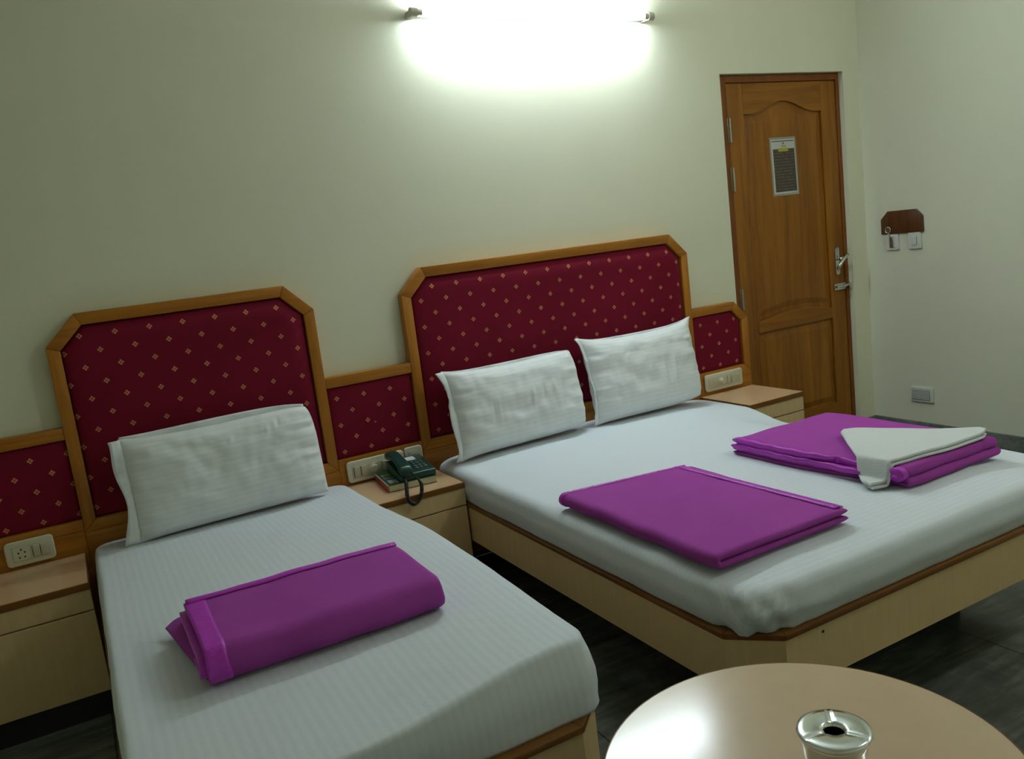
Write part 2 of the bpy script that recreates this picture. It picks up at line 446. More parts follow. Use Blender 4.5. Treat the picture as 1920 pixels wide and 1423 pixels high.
def headboard(x0, x1, ztop, ch, fab, label):
    t = thing('headboard', ((x0 + x1) / 2, HK, 0), label, 'headboard')
    outer = [(x0, .58 - FT), (x1, .58 - FT), (x1, ztop - ch), (x1 - ch, ztop), (x0 + ch, ztop), (x0, ztop - ch)]
    inner = offset_poly(outer, FT)
    frame_ring(outer, inner, [(1, 2, 'post', 'headboard_wood_z'), (2, 3, 'corner_rail', 'headboard_wood_x'), (3, 4, 'top_rail', 'headboard_wood_x'), (4, 5, 'corner_rail', 'headboard_wood_x'), (5, 0, 'post', 'headboard_wood_z'), (0, 1, 'bottom_rail', 'headboard_wood_x')], t)
    obj('lower_board', box(x0, x1, HF, HK - .004, .02, .58 - FT - .0005, .002), 'headboard_wood_x', t)
    pad(offset_poly(outer, FT + .001), fab, t)
    return t
fabric('velvet_single', -1.214 + .8493, 1.236); fabric('velvet_double', .142 - .77275, 1.233)
fabric('velvet_mid', -.337 + .1873, .834); fabric('velvet_right', 1.5975 - 1.7315, .836); fabric('velvet_left', -1.4435 + 1.512, .832)
headboard(-1.324, -.3746, 1.317, .106, 'velvet_single', 'maroon upholstered headboard with gold motifs behind the single bed')
headboard(0.0, 1.5455, 1.317, .104, 'velvet_double', 'wide maroon upholstered headboard behind the double bed')
ZP = .925
def side_panel(x0, x1, fab, label, free=None):
    t = thing('headboard_side_panel', ((x0 + x1) / 2, HK, 0), label, 'headboard panel')
    e = .0006; x0 += e; x1 -= e; g = FT
    if free is None:
        pl = [(x0, .58), (x1, .58), (x1, ZP - g), (x0, ZP - g)]
        obj('top_rail', box(x0, x1, HF + .002, HK, ZP - g, ZP, .003), 'headboard_wood_x', t, 'auto')
        obj('lower_board', box(x0, x1, HF + .002, HK - .004, .02, .58, .002), 'headboard_wood_x', t)
    else:
        c = .085
        if free == 'R':
            out = [(x0, .545), (x1, .545), (x1, ZP - c), (x1 - c, ZP), (x0, ZP)]
            pl = [(x0, .585), (x1 - g, .585), (x1 - g, ZP - c - g * .42), (x1 - c - g * .42, ZP - g), (x0, ZP - g)]
            segs = [(1, 2, 'post', 'headboard_wood_z'), (2, 3, 'corner_rail', 'headboard_wood_x'), (3, 4, 'top_rail', 'headboard_wood_x'), (0, 1, 'bottom_rail', 'headboard_wood_x')]
        else:
            out = [(x1, .545), (x1, ZP), (x0 + c, ZP), (x0, ZP - c), (x0, .545)]
            pl = [(x1, .585), (x1, ZP - g), (x0 + c + g * .42, ZP - g), (x0 + g, ZP - c - g * .42), (x0 + g, .585)]
            segs = [(1, 2, 'top_rail', 'headboard_wood_x'), (2, 3, 'corner_rail', 'headboard_wood_x'), (3, 4, 'post', 'headboard_wood_z'), (4, 0, 'bottom_rail', 'headboard_wood_x')]
        for i, j, nm, mt in segs:
            obj(nm, prism([out[i], out[j], pl[j], pl[i]], HF + .002, HK, bev=.0025), mt, t, 'auto')
        obj('lower_board', box(x0, x1, HF + .002, HK - .004, .02, .5445, .002), 'headboard_wood_x', t)
    pad([(a, b) for a, b in pl], fab, t, -.026, .018)
    return t
SPM = side_panel(-.3746, 0.0, 'velvet_mid', 'low square maroon panel between the two headboards, above the telephone')
side_panel(1.5455, 1.9176, 'velvet_right', 'low maroon panel with one cut corner beside the door', 'R')
side_panel(-1.70, -1.324, 'velvet_left', 'low maroon panel beside the single headboard, above the two-switch socket plate', 'L')

# ------------------------------------------------------------------ beds (platforms)
ZB, ZBB, YF = .37, .215, -1.965
def platform(x0, x1, c, label, chL=True, chR=True):
    t = thing('bed_platform', ((x0 + x1) / 2, (YF - .06) / 2, 0), label, 'bed')
    yh = -.056
    out = [(x0, yh)] + ([(x0, YF + c), (x0 + c, YF)] if chL else [(x0, YF)]) + ([(x1 - c, YF), (x1, YF + c)] if chR else [(x1, YF)]) + [(x1, yh)]
    n = len(out)
    inn = offset_poly(out, .02)   # outline runs counter-clockwise
    for i in range(n - 1):
        L = (Vector(out[i]) - Vector(out[i + 1])).length
        nm = 'corner_panel' if L < .2 else ('foot_panel' if abs(out[i][1] - out[i + 1][1]) < .01 else 'side_panel')
        obj(nm, prism([out[i], out[i + 1], inn[i + 1], inn[i]], ZBB, ZB - .012, 'z'), 'beige_laminate', t)
    o2 = offset_poly(out, -.004); i2 = offset_poly(out, .05)
    for i in range(n - 1):
        obj('edge_strip', prism([o2[i], o2[i + 1], i2[i + 1], i2[i]], ZB - .0118, ZB + .004, 'z', bev=.0025), 'edge_band', t, 'auto')
    ip = offset_poly(out, .0205)
    obj('deck', prism(ip, ZBB + .01, ZB - .014, 'z'), 'beige_laminate', t)
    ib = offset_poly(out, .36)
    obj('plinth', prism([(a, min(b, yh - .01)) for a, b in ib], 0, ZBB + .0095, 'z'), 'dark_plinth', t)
    return t
PD = platform(.026, 1.525, .103, 'low double bed platform of beige laminate with cut corners')
platform(-1.315, -.375, .085, 'low single bed platform of beige laminate with cut corner')
obj('screw_hole', cyl((.256, YF - .0012, .339), (.256, YF + .002, .339), .004, 12), 'black_hole', PD)
obj('stud', cyl((-.192, -.0475, .708), (-.192, -.040, .708), .0045, 12), 'grey_slot', SPM)
# ------------------------------------------------------------------ mattresses
def mattress(name, x0, x1, y0, y1, z0, ztop, rc, re, fz, fxy, mat, label, nd=220, bulge=.008):
    """soft slab lofted from a rounded outline, with a rolled top edge; fz / fxy add sag and pull"""
    base = rrect(x0, x1, y0, y1, rc, 8)
    # densify the outline
    pts = []
    L = [0]
    for i in range(len(base)):
        L.append(L[-1] + (Vector(base[i]) - Vector(base[(i + 1) % len(base)])).length)
    tot = L[-1]; k = 0
    for i in range(nd):
        s = tot * i / nd
        while L[k + 1] < s: k += 1
        a, b = Vector(base[k]), Vector(base[(k + 1) % len(base)]); t = (s - L[k]) / max(1e-9, L[k + 1] - L[k])
        pts.append(a.lerp(b, t))
    cx, cy = (x0 + x1) / 2, (y0 + y1) / 2
    hx, hy = (x1 - x0) / 2, (y1 - y0) / 2
    rings = [(.004, z0), (.001, z0 + .006), (0, z0 + .02)]
    for i in range(1, 4): rings.append((-bulge * math.sin(PI * i / 4), z0 + .02 + (ztop - re - z0 - .02) * i / 4))
    for i in range(0, 7):
        t = PI / 2 * i / 6; rings.append((re * (1 - math.cos(t)), ztop - re + re * math.sin(t)))
    for q in (.02, .05, .09, .14, .2, .27, .35, .43): rings.append((re + q * (min(hx, hy) * 2 - re * 2), ztop))
    V, UVs = [], []
    for ins, z in rings:
        for p in pts:
            dx, dy = p.x - cx, p.y - cy
            x = cx + dx * (1 - ins / hx); y = cy + dy * (1 - ins / hy)
            V.append([x, y, z])
    V.append([cx, cy, ztop]); c = len(V) - 1
    n = nd; F = []
    for r in range(len(rings) - 1):
        for i in range(n):
            j = (i + 1) % n; F.append([r * n + i, r * n + j, (r + 1) * n + j, (r + 1) * n + i])
    last = (len(rings) - 1) * n
    F += [[last + i, last + (i + 1) % n, c] for i in range(n)]
    F.append(list(range(n))[::-1])
    for p in V:
        x, y, z = p; h = (z - z0) / (ztop - z0)
        ddx, ddy = fxy(x, y, h)
        w = .0035 * nz(x, y, z, 6) + .002 * nz(x, y, z + 3, 17)
        p[0] = x + ddx + w * (1 - .5 * h); p[1] = y + ddy + w * (1 - .5 * h)
        p[2] = z + h * (fz(x, y) + .003 * nz(x, y, 5, 3.5))
        UVs.append((x, y + (0 if h > .9 else (1 - h) * .1)))
    return tag(obj(name, (V, F), mat, None, True, UVs), label, 'mattress')

def fz_s(x, y): return -.012 * sm(-.5, -.05, y) + .022 * sm(-.9, -.42, x) * sm(-1.3, -1.85, y)
def fxy_s(x, y, h):
    b = .04 * sm(-1.0, -.5, x) * sm(-.42, -.95, y) * sm(-1.9, -1.25, y) * (.6 + .4 * h)
    return b, .05 * sm(-.95, -.42, x) * sm(-1.6, -1.9, y) * h
MS = mattress('mattress', -1.304, -.374, -1.945, -.068, ZB + .0045, .503, .05, .015, fz_s, fxy_s, 'sheet_lengthwise', 'single bed mattress under a white striped sheet')
def fz_d(x, y):
    e = sm(1.15, 1.5, x)
    return -.024 * e - .045 * e * sm(-.42, -.68, y) * sm(-1.6, -1.1, y) - .012 * sm(-1.6, -1.95, y) - .01 * sm(.3, .05, x)
def fxy_d(x, y, h):
    # rumpled cut corner by the foot
    k = sm(.25, .06, x) * sm(-1.75, -1.93, y)
    w = (.009 * math.sin((x - .8 * y) * 75 + h * 7) + .012 * nz(x * 14, y * 14, h * 3, 1)) * k * (1 - h * .6)
    return k * .02 + w, k * .016 + w
MD = mattress('mattress', .030, 1.520, -1.958, -.068, ZB + .0045, .502, .075, .042, fz_d, fxy_d, 'sheet_crosswise', 'double bed mattress under a white striped sheet', 300)
# ------------------------------------------------------------------ pillows
def pillow(cx, yb, zb, w, h, T, lean, roll, yaw, seed, label, ears=(0, 0, 0, 0), topflap=0.0, hem=.035, pinch=.0, creases=()):
    """leaning pillow; local u across, v up, w out of the headboard; ears = pull of corners BL, BR, TR, TL"""
    nu, nv = 130, 56
    ex = Vector((math.cos(roll) * math.cos(yaw), math.sin(yaw), math.sin(roll)))
    ey = Vector((-math.sin(roll), math.sin(lean), math.cos(lean)))
    ey = (ey - ex * ey.dot(ex)).normalized(); ez = ex.cross(ey)
    O = Vector((cx, yb, zb))
    bl, br, tr, tl = ears
    def P(u, v, k):
        cu, cv = abs(u), abs(v)
        x = u * w / 2; y = (v + 1) * h / 2
        # sides bow inwards between the corners
        x *= 1 - pinch * (1 - v * v) * cu
        y -= .018 * (1 - u * u) * sm(.4, 1, v) * h / .4
        e = (bl * (1 - u) * (1 - v) + br * (1 + u) * (1 - v) + tr * (1 + u) * (1 + v) + tl * (1 - u) * (1 + v)) / 4
        q = (cu * cv) ** (3 if e < 0 else 6) * e
        x += q * (1 if u > 0 else -1); y += q * (1 if v > 0 else -1)
        th = T / 2 * (max(0, 1 - cu ** 5) ** .55) * (max(0, 1 - cv ** 4) ** .5)
        th *= 1 - .12 * v
        wr = .007 * nz(u * 2 + seed, v * 2, 0, 1.5) + .003 * nz(u * 9 + seed, v * 3, 1, 1) + .003 * abs(nz(u * 3 + seed * 2, v * 7, 4, 1.2))
        side = sm(.62, .95, cu); wr += .0055 * side * math.sin(v * 19 + seed + 2 * u + 3 * nz(v * 4, seed, 0, 1)) * (th / (T / 2))
        if k > 0:
            for u0, v0, ln, am in creases:
                uu = u - u0 - .05 * (v - v0)
                wr += am * math.exp(-(uu / .022) ** 2) * math.exp(-((v - v0) / ln) ** 2)
        z = k * (th + wr * (1 if th > .004 else 0))
        return O + ex * x + ey * y + ez * z + ez * (T / 2)
    V, F, U = [], [], []
    for k in (1, -1):
        for j in range(nv + 1):
            for i in range(nu + 1):
                # concentrate samples near the seams
                u = math.sin((2 * i / nu - 1) * PI / 2) * .55 + (2 * i / nu - 1) * .45
                v = math.sin((2 * j / nv - 1) * PI / 2) * .55 + (2 * j / nv - 1) * .45
                V.append(P(u, v, k)); U.append((u * w / 2, v * h / 2))
    st = (nu + 1) * (nv + 1)
    for s in (0, 1):
        for j in range(nv):
            for i in range(nu):
                a = s * st + j * (nu + 1) + i
                q = [a, a + 1, a + nu + 2, a + nu + 1]; F.append(q if s == 0 else q[::-1])
    bm = bmesh.new(); vs = [bm.verts.new(p) for p in V]; uvl = bm.loops.layers.uv.new('UVMap')
    for q in F:
        f = bm.faces.new([vs[i] for i in q])
        for lp, i in zip(f.loops, q): lp[uvl].uv = U[i]
    bmesh.ops.remove_doubles(bm, verts=bm.verts, dist=.0012)
    o0 = O.copy()
    for v_ in bm.verts: v_.co -= o0
    me = bpy.data.meshes.new('pillow'); bm.to_mesh(me); bm.free()
    me.materials.append(MATS['pillow_linen'])
    for p in me.polygons: p.use_smooth = True
    o = bpy.data.objects.new('pillow', me); COL.objects.link(o); o.location = o0
    tag(o, label, 'pillow', 'pillows on the beds')
    def strip(fn, n, wd, nm):
        V, F, Us = [], [], []
        for i in range(n + 1):
            t = i / n
            a, b, wv = fn(t)
            for s in range(4):
                V.append(a + (b - a) * (s / 3) + ez * (wv * (s / 3))); Us.append((t, s))
        for i in range(n):
            for s in range(3): F.append([i * 4 + s, i * 4 + s + 1, (i + 1) * 4 + s + 1, (i + 1) * 4 + s])
        q = obj(nm, (V, F), 'hem_linen', o, True, Us)
        md = q.modifiers.new('thickness', 'SOLIDIFY'); md.thickness = .003; md.offset = 0
    if hem:
        def lf(t):
            v = -1 + 2 * t
            a = P(-.985, v * .985, 1); hh = hem * (.75 + .2 * math.sin(t * 9 + seed) + .25 * (abs(v) ** 4))
            return a, a - ex * hh + ez * .006, .006 * math.sin(t * 41 + seed) * (.4 + .6 * math.sin(t * 13))
        strip(lf, 48, hem, 'hem')
    if topflap:
        def tf(t):
            u = -1 + 2 * t
            a = P(u * .985, .975, -1); hh = topflap * (.45 + .9 * math.sin(PI * min(1, t * .9 + .05)))
            return a, a + ey * hh, .004 * math.sin(t * 23)
        strip(tf, 48, topflap, 'case_flap')
    return o
pillow(-.812, -.142, .4945, .685, .365, .125, .155, .016, .0, 1.3, 'white pillow leaning on the single headboard', (.008, .0, -.022, .004), .022, .045, 0, ((.45, .62, .10, .004), (.58, .72, .12, -.004), (.05, .55, .08, .003)))
pillow(.415, -.168, .5025, .64, .365, .14, .19, .012, .01, 4.1, 'white pillow on the double bed, next to the telephone', (.014, -.014, -.016, .012), .012, .034, .012, ((.12, .02, .22, .006), (.30, .12, .16, -.005), (.48, .16, .12, .004), (-.42, -.1, .25, .003), (-.5, -.12, .25, -.003)))
pillow(1.095, -.172, .500, .615, .385, .145, .2, .004, -.03, 7.7, 'white pillow on the double bed, next to the door', (.006, -.02, .022, .022), .012, .02, .024, ((.22, -.15, .34, .006), (.30, -.12, .3, -.004), (.42, -.1, .36, .006), (-.05, -.2, .3, .003), (.05, -.2, .3, -.003)))

# ------------------------------------------------------------------ folded blankets
def ribbon(path, th, a0, a1, put, n=24, wob=.004, seed=0, skew=None, round_end=True):
    """thick cloth strip following path [(s,z)..] in the fold plane, swept from a0 to a1 along the fold"""
    P = [Vector(p) for p in path]; m_ = len(P)
    Ln, Rn = [], []
    for i in range(m_):
        dd = (P[min(i + 1, m_ - 1)] - P[max(i - 1, 0)]).normalized(); nn = Vector((-dd.y, dd.x))
        k = 1.0
        if round_end: 
            e = min(i, m_ - 1 - i); k = (.35, .8, 1.0)[min(e, 2)]
        Ln.append(P[i] + nn * th / 2 * k); Rn.append(P[i] - nn * th / 2 * k)
    ring = Ln + Rn[::-1]; R = len(ring)
    V, F = [], []
    for k in range(n + 1):
        t = k / n
        # round the two cloth ends
        for q, pnt in enumerate(ring):
            e = wob * nz(pnt.x * 3 + seed, t * 4, pnt.y * 30, 1) * .6
            a = a0 + (a1 - a0) * t; b_ = a * 8
            if skew: a += skew(t, pnt.x)
            V.append(put(pnt.x + wob * nz(b_ + seed, pnt.y * 8, 2, 1.0), a + (e if k in (0, n) else 0), pnt.y + wob * .35 * nz(b_, pnt.x * 8 + seed, 1, 1)))
    for k in range(n):
        for q in range(R):
            j = (q + 1) % R; F.append([k * R + q, k * R + j, (k + 1) * R + j, (k + 1) * R + q])
    for k, rev in ((0, False), (n, True)):
        for i in range(m_ - 1):
            f = [k * R + i, k * R + i + 1, k * R + R - 2 - i, k * R + R - 1 - i]; F.append(f[::-1] if rev else f)
    return V, F
def ufold(s_back, s_front, z_top, z_bot, n=9, seg=10, back2=None):
    """run forward along z_top, half turn at s_front, back along z_bot"""
    r = abs(z_top - z_bot) / 2; sg = 1 if s_front > s_back else -1; zc = (z_top + z_bot) / 2
    b2 = s_back if back2 is None else back2
    c = s_front - sg * r
    pts = [(s_back + (c - s_back) * i / seg, z_top) for i in range(seg)]
    pts += [(c + sg * r * math.sin(PI * i / n), zc + r * math.cos(PI * i / n)) for i in range(n + 1)]
    pts += [(c + (b2 - c) * i / seg, z_bot) for i in range(1, seg + 1)]
    return pts
def soften(o):
    md = o.modifiers.new('soften', 'SUBSURF'); md.levels = 1; md.render_levels = 1

# blanket on the single bed: fold towards the foot, rolled layers seen from its end
put_x = lambda s, a, z: (a, s, z)      # fold line along x, s = y
put_y = lambda s, a, z: (s, a, z)      # fold line along y, s = x
bs = thing('folded_blanket', (-.84, -1.34, .506), 'thickly folded purple blanket with satin trim on the single bed', 'blanket', 'purple blankets on the beds')
ZS = .506
def skS(t, s): return .0
T_ = .018
Z0 = ZS + .011
soften(obj('outer_layer', ribbon(ufold(-1.19, -1.525, Z0 + .070, Z0, 12), T_, -1.115, -.556, put_x, 28, .012, 1), 'purple_fleece', bs, True))
soften(obj('inner_layer', ribbon(ufold(-1.18, -1.505, Z0 + .0515, Z0 + .0185, 8), T_, -1.128, -.552, put_x, 28, .006, 5), 'purple_fleece', bs, True))
obj('inner_layer', ribbon([(-1.175 - .03 * i, Z0 + .035) for i in range(11)], .012, -1.12, -.56, put_x, 20, .005, 9), 'purple_fleece', bs, True)
obj('end_trim', ribbon(ufold(-1.192, -1.5262, Z0 + .071, Z0 + .0, 12)[:26], T_ + .0030, -1.118, -1.072, put_x, 6, .012, 1), 'purple_satin', bs, True)
obj('inner_trim', ribbon(ufold(-1.182, -1.506, Z0 + .0515, Z0 + .0185, 8)[:22], T_ + .001, -1.132, -1.114, put_x, 3, .003, 5), 'purple_satin', bs, True)
obj('back_trim', ribbon([(-1.184, Z0 + .055), (-1.181, Z0 + .062), (-1.181, Z0 + .071), (-1.186, Z0 + .0785), (-1.196, Z0 + .0812), (-1.206, Z0 + .0805), (-1.212, Z0 + .078)], .005, -1.112, -.560, put_x, 40, .012, 1), 'purple_satin', bs, True)
# loose under layer poking out at the end
V = []
for i in range(9):
    for j in range(9):
        u, v_ = i / 8, j / 8
        y = -1.155 - .335 * u
        ext = .05 * (1 - u) ** 1.0 + .012
        V.append((-1.105 - ext * v_, y + .012 * v_, ZS + .006 + .0495 * (1 - v_) * (1 - .5 * u) * .6 + .012 * v_ * (1 - u) + .010 * math.sin(v_ * PI) * (1 - u)))
F = [[i * 9 + j, i * 9 + j + 1, (i + 1) * 9 + j + 1, (i + 1) * 9 + j] for i in range(8) for j in range(8)]
uf = obj('under_flap', (V, F), 'purple_fleece', bs, True); md = uf.modifiers.new('t', 'SOLIDIFY'); md.thickness = .008; md.offset = 0

# blanket lying flat on the double bed: round fold along one long side, layered at the foot end
b1 = thing('folded_blanket', (.325, -1.43, .502), 'flat folded purple blanket with satin trim on two edges on the double bed', 'blanket', 'purple blankets on the beds')
ZD = .5025
def sk1(t, s): return (-.05 * (s - .08) / .5) * (1 - t)
soften(obj('outer_layer', ribbon(ufold(.560, .075, ZD + .034, ZD + .012, 8, 14), .021, -1.065, -1.808, put_y, 34, .006, 2, lambda t, s: -.075 * (s - .08) / .48 * (1 - t)), 'purple_fleece', b1, True))
soften(obj('inner_layer', ribbon([(.553 - .028 * i, ZD + .0225) for i in range(16)], .006, -1.085, -1.795, put_y, 24, .004, 8, lambda t, s: -.075 * (s - .08) / .48 * (1 - t)), 'purple_fleece', b1, True))
def wavy(path, amp, f): return [(x, y, z + amp * math.sin(f * i)) for i, (x, y, z) in enumerate(path)]
def trim_strip(name, A, B, wdir, width, th, parent, n=60, seed=0, amp=.003):
    """puckered satin ribbon from A to B, lying along wdir"""
    A, B, wd = Vector(A), Vector(B), Vector(wdir)
    V, F = [], []
    for i in range(n + 1):
        t = i / n; p = A.lerp(B, t)
        ww = width * (1 + .22 * nz(i * .55, seed, 0, 1))
        for s in range(5):
            q = s / 4
            z = amp * 1.6 * nz(i * .8 + seed, q * 2, 3, 1) * math.sin(PI * q) + th * math.sin(PI * q) 
            V.append(p + wd * (ww * q) + Vector((0, 0, z)))
    for i in range(n):
        for s in range(4): F.append([i * 5 + s, i * 5 + s + 1, (i + 1) * 5 + s + 1, (i + 1) * 5 + s])
    o = obj(name, (V, F), 'purple_satin', parent, True)
    md = o.modifiers.new('t', 'SOLIDIFY'); md.thickness = .0045; md.offset = 0
    return o
trim_strip('side_trim', (.556, -1.788, ZD + .0405), (.535, -1.145, ZD + .0405), (-1, -.05, 0.08), .034, .004, b1, 70, 1, .002)
trim_strip('back_trim', (.095, -1.060, ZD + .040), (.535, -1.128, ZD + .040), (-.1, -1, 0.08), .017, .004, b1, 56, 2, .0015)
obj('corner_trim', ribbon(ufold(.11, .0735, ZD + .034, ZD + .012, 8, 3), .0235, -1.062, -1.083, put_y, 3, .002, 2), 'purple_satin', b1, True)

# blanket by the door side: folded edge towards the foot, satin hems showing on its side
b2 = thing('folded_blanket', (1.10, -1.39, .502), 'folded purple blanket with layered satin hems on the double bed, under the towel', 'blanket', 'purple blankets on the beds')
ZE = .498
sk2 = lambda t, s: .055 * (1 - t) * sm(-1.3, -1.75, s) - .02 * t
soften(obj('upper_layer', ribbon(ufold(-1.045, -1.735, ZE + .058, ZE + .038, 8, 14), .018, .842, 1.365, put_x, 26, .006, 4, sk2), 'purple_fleece', b2, True))
soften(obj('lower_layer', ribbon(ufold(-1.040, -1.745, ZE + .0255, ZE + .0115, 8, 14), .017, .838, 1.372, put_x, 26, .006, 6, sk2), 'purple_fleece', b2, True))
def hem_band(nm, z0, x0, th, s0, s1, w, seed):
    return obj(nm, ribbon([(s0 + (s1 - s0) * i / 30, z0 + .0015 * math.sin(i * 1.3 + seed)) for i in range(31)], th, x0, x0 + w, put_x, 3, .002, seed, sk2), 'purple_satin', b2, True)
hem_band('hem', ZE + .0585, .838, .0205, -1.052, -1.625, .044, 1)
hem_band('hem', ZE + .0375, .833, .0185, -1.050, -1.61, .03, 2)
obj('fold_trim', ribbon(ufold(-1.702, -1.7365, ZE + .058, ZE + .038, 8, 4), .0215, .838, .885, put_x, 3, .001, 4, sk2), 'purple_satin', b2, True)

# ------------------------------------------------------------------ towel draped over that blanket
def towel():
    # corners of the triangular fold: A far, B hanging over the side hem, C raised fold by the door side
    A, B, C = Vector((1.092, -1.318)), Vector((.772, -1.690)), Vector((1.368, -1.742))
    n = 56; V, idx, F = [], {}, []
    def zsurf(x, y):
        e = .842 + sk2(0, y)
        top = ZE + .0735
        hang = sm(e - .018, e - .036, x)
        z = top * (1 - hang) + (ZE + .014) * hang
        z += .003 * sm(1.15, 1.33, x) * sm(-1.50, -1.68, y)
        z += .003 * nz(x, y, 0, 9)
        return z
    lay = []
    for L in (0, 1):
        for i in range(n + 1):
            for j in range(n + 1 - i):
                a, b = i / n, j / n; c = 1 - a - b
                p = A * a + B * b + C * c
                # round the corners off
                g = (A + B + C) / 3
                mx = max(a, b, c)
                p = p.lerp(g, (.12 if c == mx else .085) * sm(.86, 1.0, mx))
                # lower edge waves, upper edge bows
                p.y += .008 * math.sin(c * 7 + 1) * (1 - a) * (1 - b)
                # loop where the towel turns under
                lift = .002 * sm(.75, 1, c)
                if L: p = p.lerp(g, .02) + Vector((-.004, -.010))
                idx[(L, i, j)] = len(V)
                V.append((p.x, p.y, zsurf(p.x, p.y) + (lift + .0105 if L == 0 else .0)))
        for i in range(n):
            for j in range(n - i):
                q = [idx[(L, i, j)], idx[(L, i + 1, j)], idx[(L, i, j + 1)]]
                F.append(q)
                if j < n - i - 1: F.append([idx[(L, i + 1, j)], idx[(L, i + 1, j + 1)], idx[(L, i, j + 1)]])
    h = len(V) // 2
    top = (V[:h], [f for f in F if max(f) < h]); bot = (V[h:], [[k - h for k in f] for f in F if min(f) >= h])
    t = thing('towel', (1.08, -1.55, ZE + .074), 'white terry towel folded into a triangle on top of a purple blanket', 'towel')
    for nm, g, th in (('upper_fold', top, .011), ('under_fold', bot, .008)):
        o = obj(nm, g, 'terry', t, True)
        md = o.modifiers.new('t', 'SOLIDIFY'); md.thickness = th; md.offset = 0
        soften(o)
towel()

# ------------------------------------------------------------------ nightstands
NZ, ND = .466, -.406
def nightstand(x0, x1, label):
    t = thing('nightstand', ((x0 + x1) / 2, -.23, 0), label, 'nightstand')
    yb = -.0545
    obj('carcass', box(x0 + .004, x1 - .004, ND + .022, yb, .086, NZ - .0225), 'beige_laminate', t)
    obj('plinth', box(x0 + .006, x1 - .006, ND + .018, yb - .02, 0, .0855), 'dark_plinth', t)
    obj('drawer_front', box(x0 + .001, x1 - .001, ND + .003, ND + .0215, NZ - .093, NZ - .024, .0015), 'beige_laminate', t)
    obj('cupboard_door', box(x0 + .001, x1 - .001, ND + .003, ND + .0215, .088, NZ - .098, .0015), 'beige_laminate', t)
    tp = obj('top', box(x0 + .003, x1 - .003, ND + .004, yb, NZ - .022, NZ, .001, 1), 'top_laminate', t)
    obj('edge_band', join(box(x0, x1, ND - .004, ND + .0038, NZ - .022, NZ + .0004, .002), box(x0, x0 + .0028, ND + .004, yb, NZ - .022, NZ + .0003), box(x1 - .0028, x1, ND + .004, yb, NZ - .022, NZ + .0003)), 'edge_band', tp)
    return t
nightstand(-.362, .017, 'beige nightstand carrying the telephone and directory')
nightstand(1.548, 1.912, 'beige nightstand with an empty top beside the door')
nightstand(-1.70, -1.335, 'beige nightstand with an empty top beside the single bed')

# ------------------------------------------------------------------ switch plates on the headboards
def plate(x0, x1, z0, z1, label, name='switch_plate', y=HF + .002, r=.014, th=.013):
    t = thing(name, ((x0 + x1) / 2, y, z0), label, 'switch plate')
    obj('plate', prism(rrect(x0, x1, z0, z1, r), y - th, y - .0006, bev=.004, seg=3), 'cream_plastic', t, 'auto')
    return t, y - th
def rocker(t, x0, x1, z0, z1, y):
    obj('switch', box(x0, x1, y - .005, y + .002, z0, z1, .0018), 'cream_plastic_b', t, 'auto')
    obj('switch_gap', box(x0 - .002, x0 - .0002, y - .0006, y + .002, z0, z1), 'grey_slot', t)
def inset(t, x0, x1, z0, z1, y):
    obj('insert', box(x0, x1, y - .0018, y + .002, z0, z1, .001), 'cream_plastic_b', t, 'auto')
t, y = plate(-1.577, -1.425, .478, .566, 'cream plate with a socket and two switches above the single bed nightstand')
inset(t, -1.556, -1.440, .494, .548, y)
for a in (0, 1): rocker(t, -1.492 + a * .024, -1.4705 + a * .024, .502, .541, y - .0018)
hs = []
for dx, dz in ((0, .017), (-.010, .006), (.010, .006), (-.008, -.011), (.008, -.011)):
    hs.append(cyl((-1.527 + dx, y - .0026, .519 + dz), (-1.527 + dx, y + .001, .519 + dz), .0032, 10))
so = obj('socket', prism(rrect(-1.552, -1.503, .497, .545, .006), y - .0024, y - .0012), 'cream_plastic', t)
for g in hs: obj('pin_hole', g, 'black_hole', so)
t, y = plate(-.346, -.0935, .476, .566, 'long cream plate with switches and a dimmer knob behind the telephone')
inset(t, -.326, -.112, .492, .546, y)
for a in (0, 1): rocker(t, -.318 + a * .030, -.294 + a * .030, .498, .541, y - .0018)
obj('dimmer_knob', join(cyl((-.232, y - .002, .522), (-.232, y - .008, .522), .019, 24), cyl((-.232, y - .008, .522), (-.232, y - .022, .522), .0155, 24, .0125)), 'cream_plastic', t, 'auto')
rocker(t, -.196, -.170, .498, .541, y - .0018); rocker(t, -.158, -.134, .498, .541, y - .0018)
t, y = plate(-.0905, -.008, .484, .570, 'small square cream telephone socket plate', 'socket_plate')
inset(t, -.074, -.025, .500, .553, y)
obj('label_window', box(-.063, -.037, y - .003, y - .0016, .537, .544, .0005, 1), 'cream_plastic', t)
obj('jack', box(-.056, -.044, y - .0026, y - .0014, .513, .524), 'black_hole', t)
t, y = plate(1.586, 1.842, .484, .574, 'cream plate with a knob and two switches beside the door', y=HF + .002)
inset(t, 1.606, 1.822, .500, .555, y)
obj('dimmer_knob', join(cyl((1.690, y - .002, .530), (1.690, y - .008, .530), .018, 24), cyl((1.690, y - .008, .530), (1.690, y - .021, .530), .0145, 24, .0115)), 'cream_plastic', t, 'auto')
rocker(t, 1.733, 1.751, .508, .549, y - .0018); rocker(t, 1.758, 1.776, .508, .549, y - .0018)
obj('label_window', box(1.785, 1.812, y - .003, y - .0016, .541, .549, .0005, 1), 'cream_plastic', t)

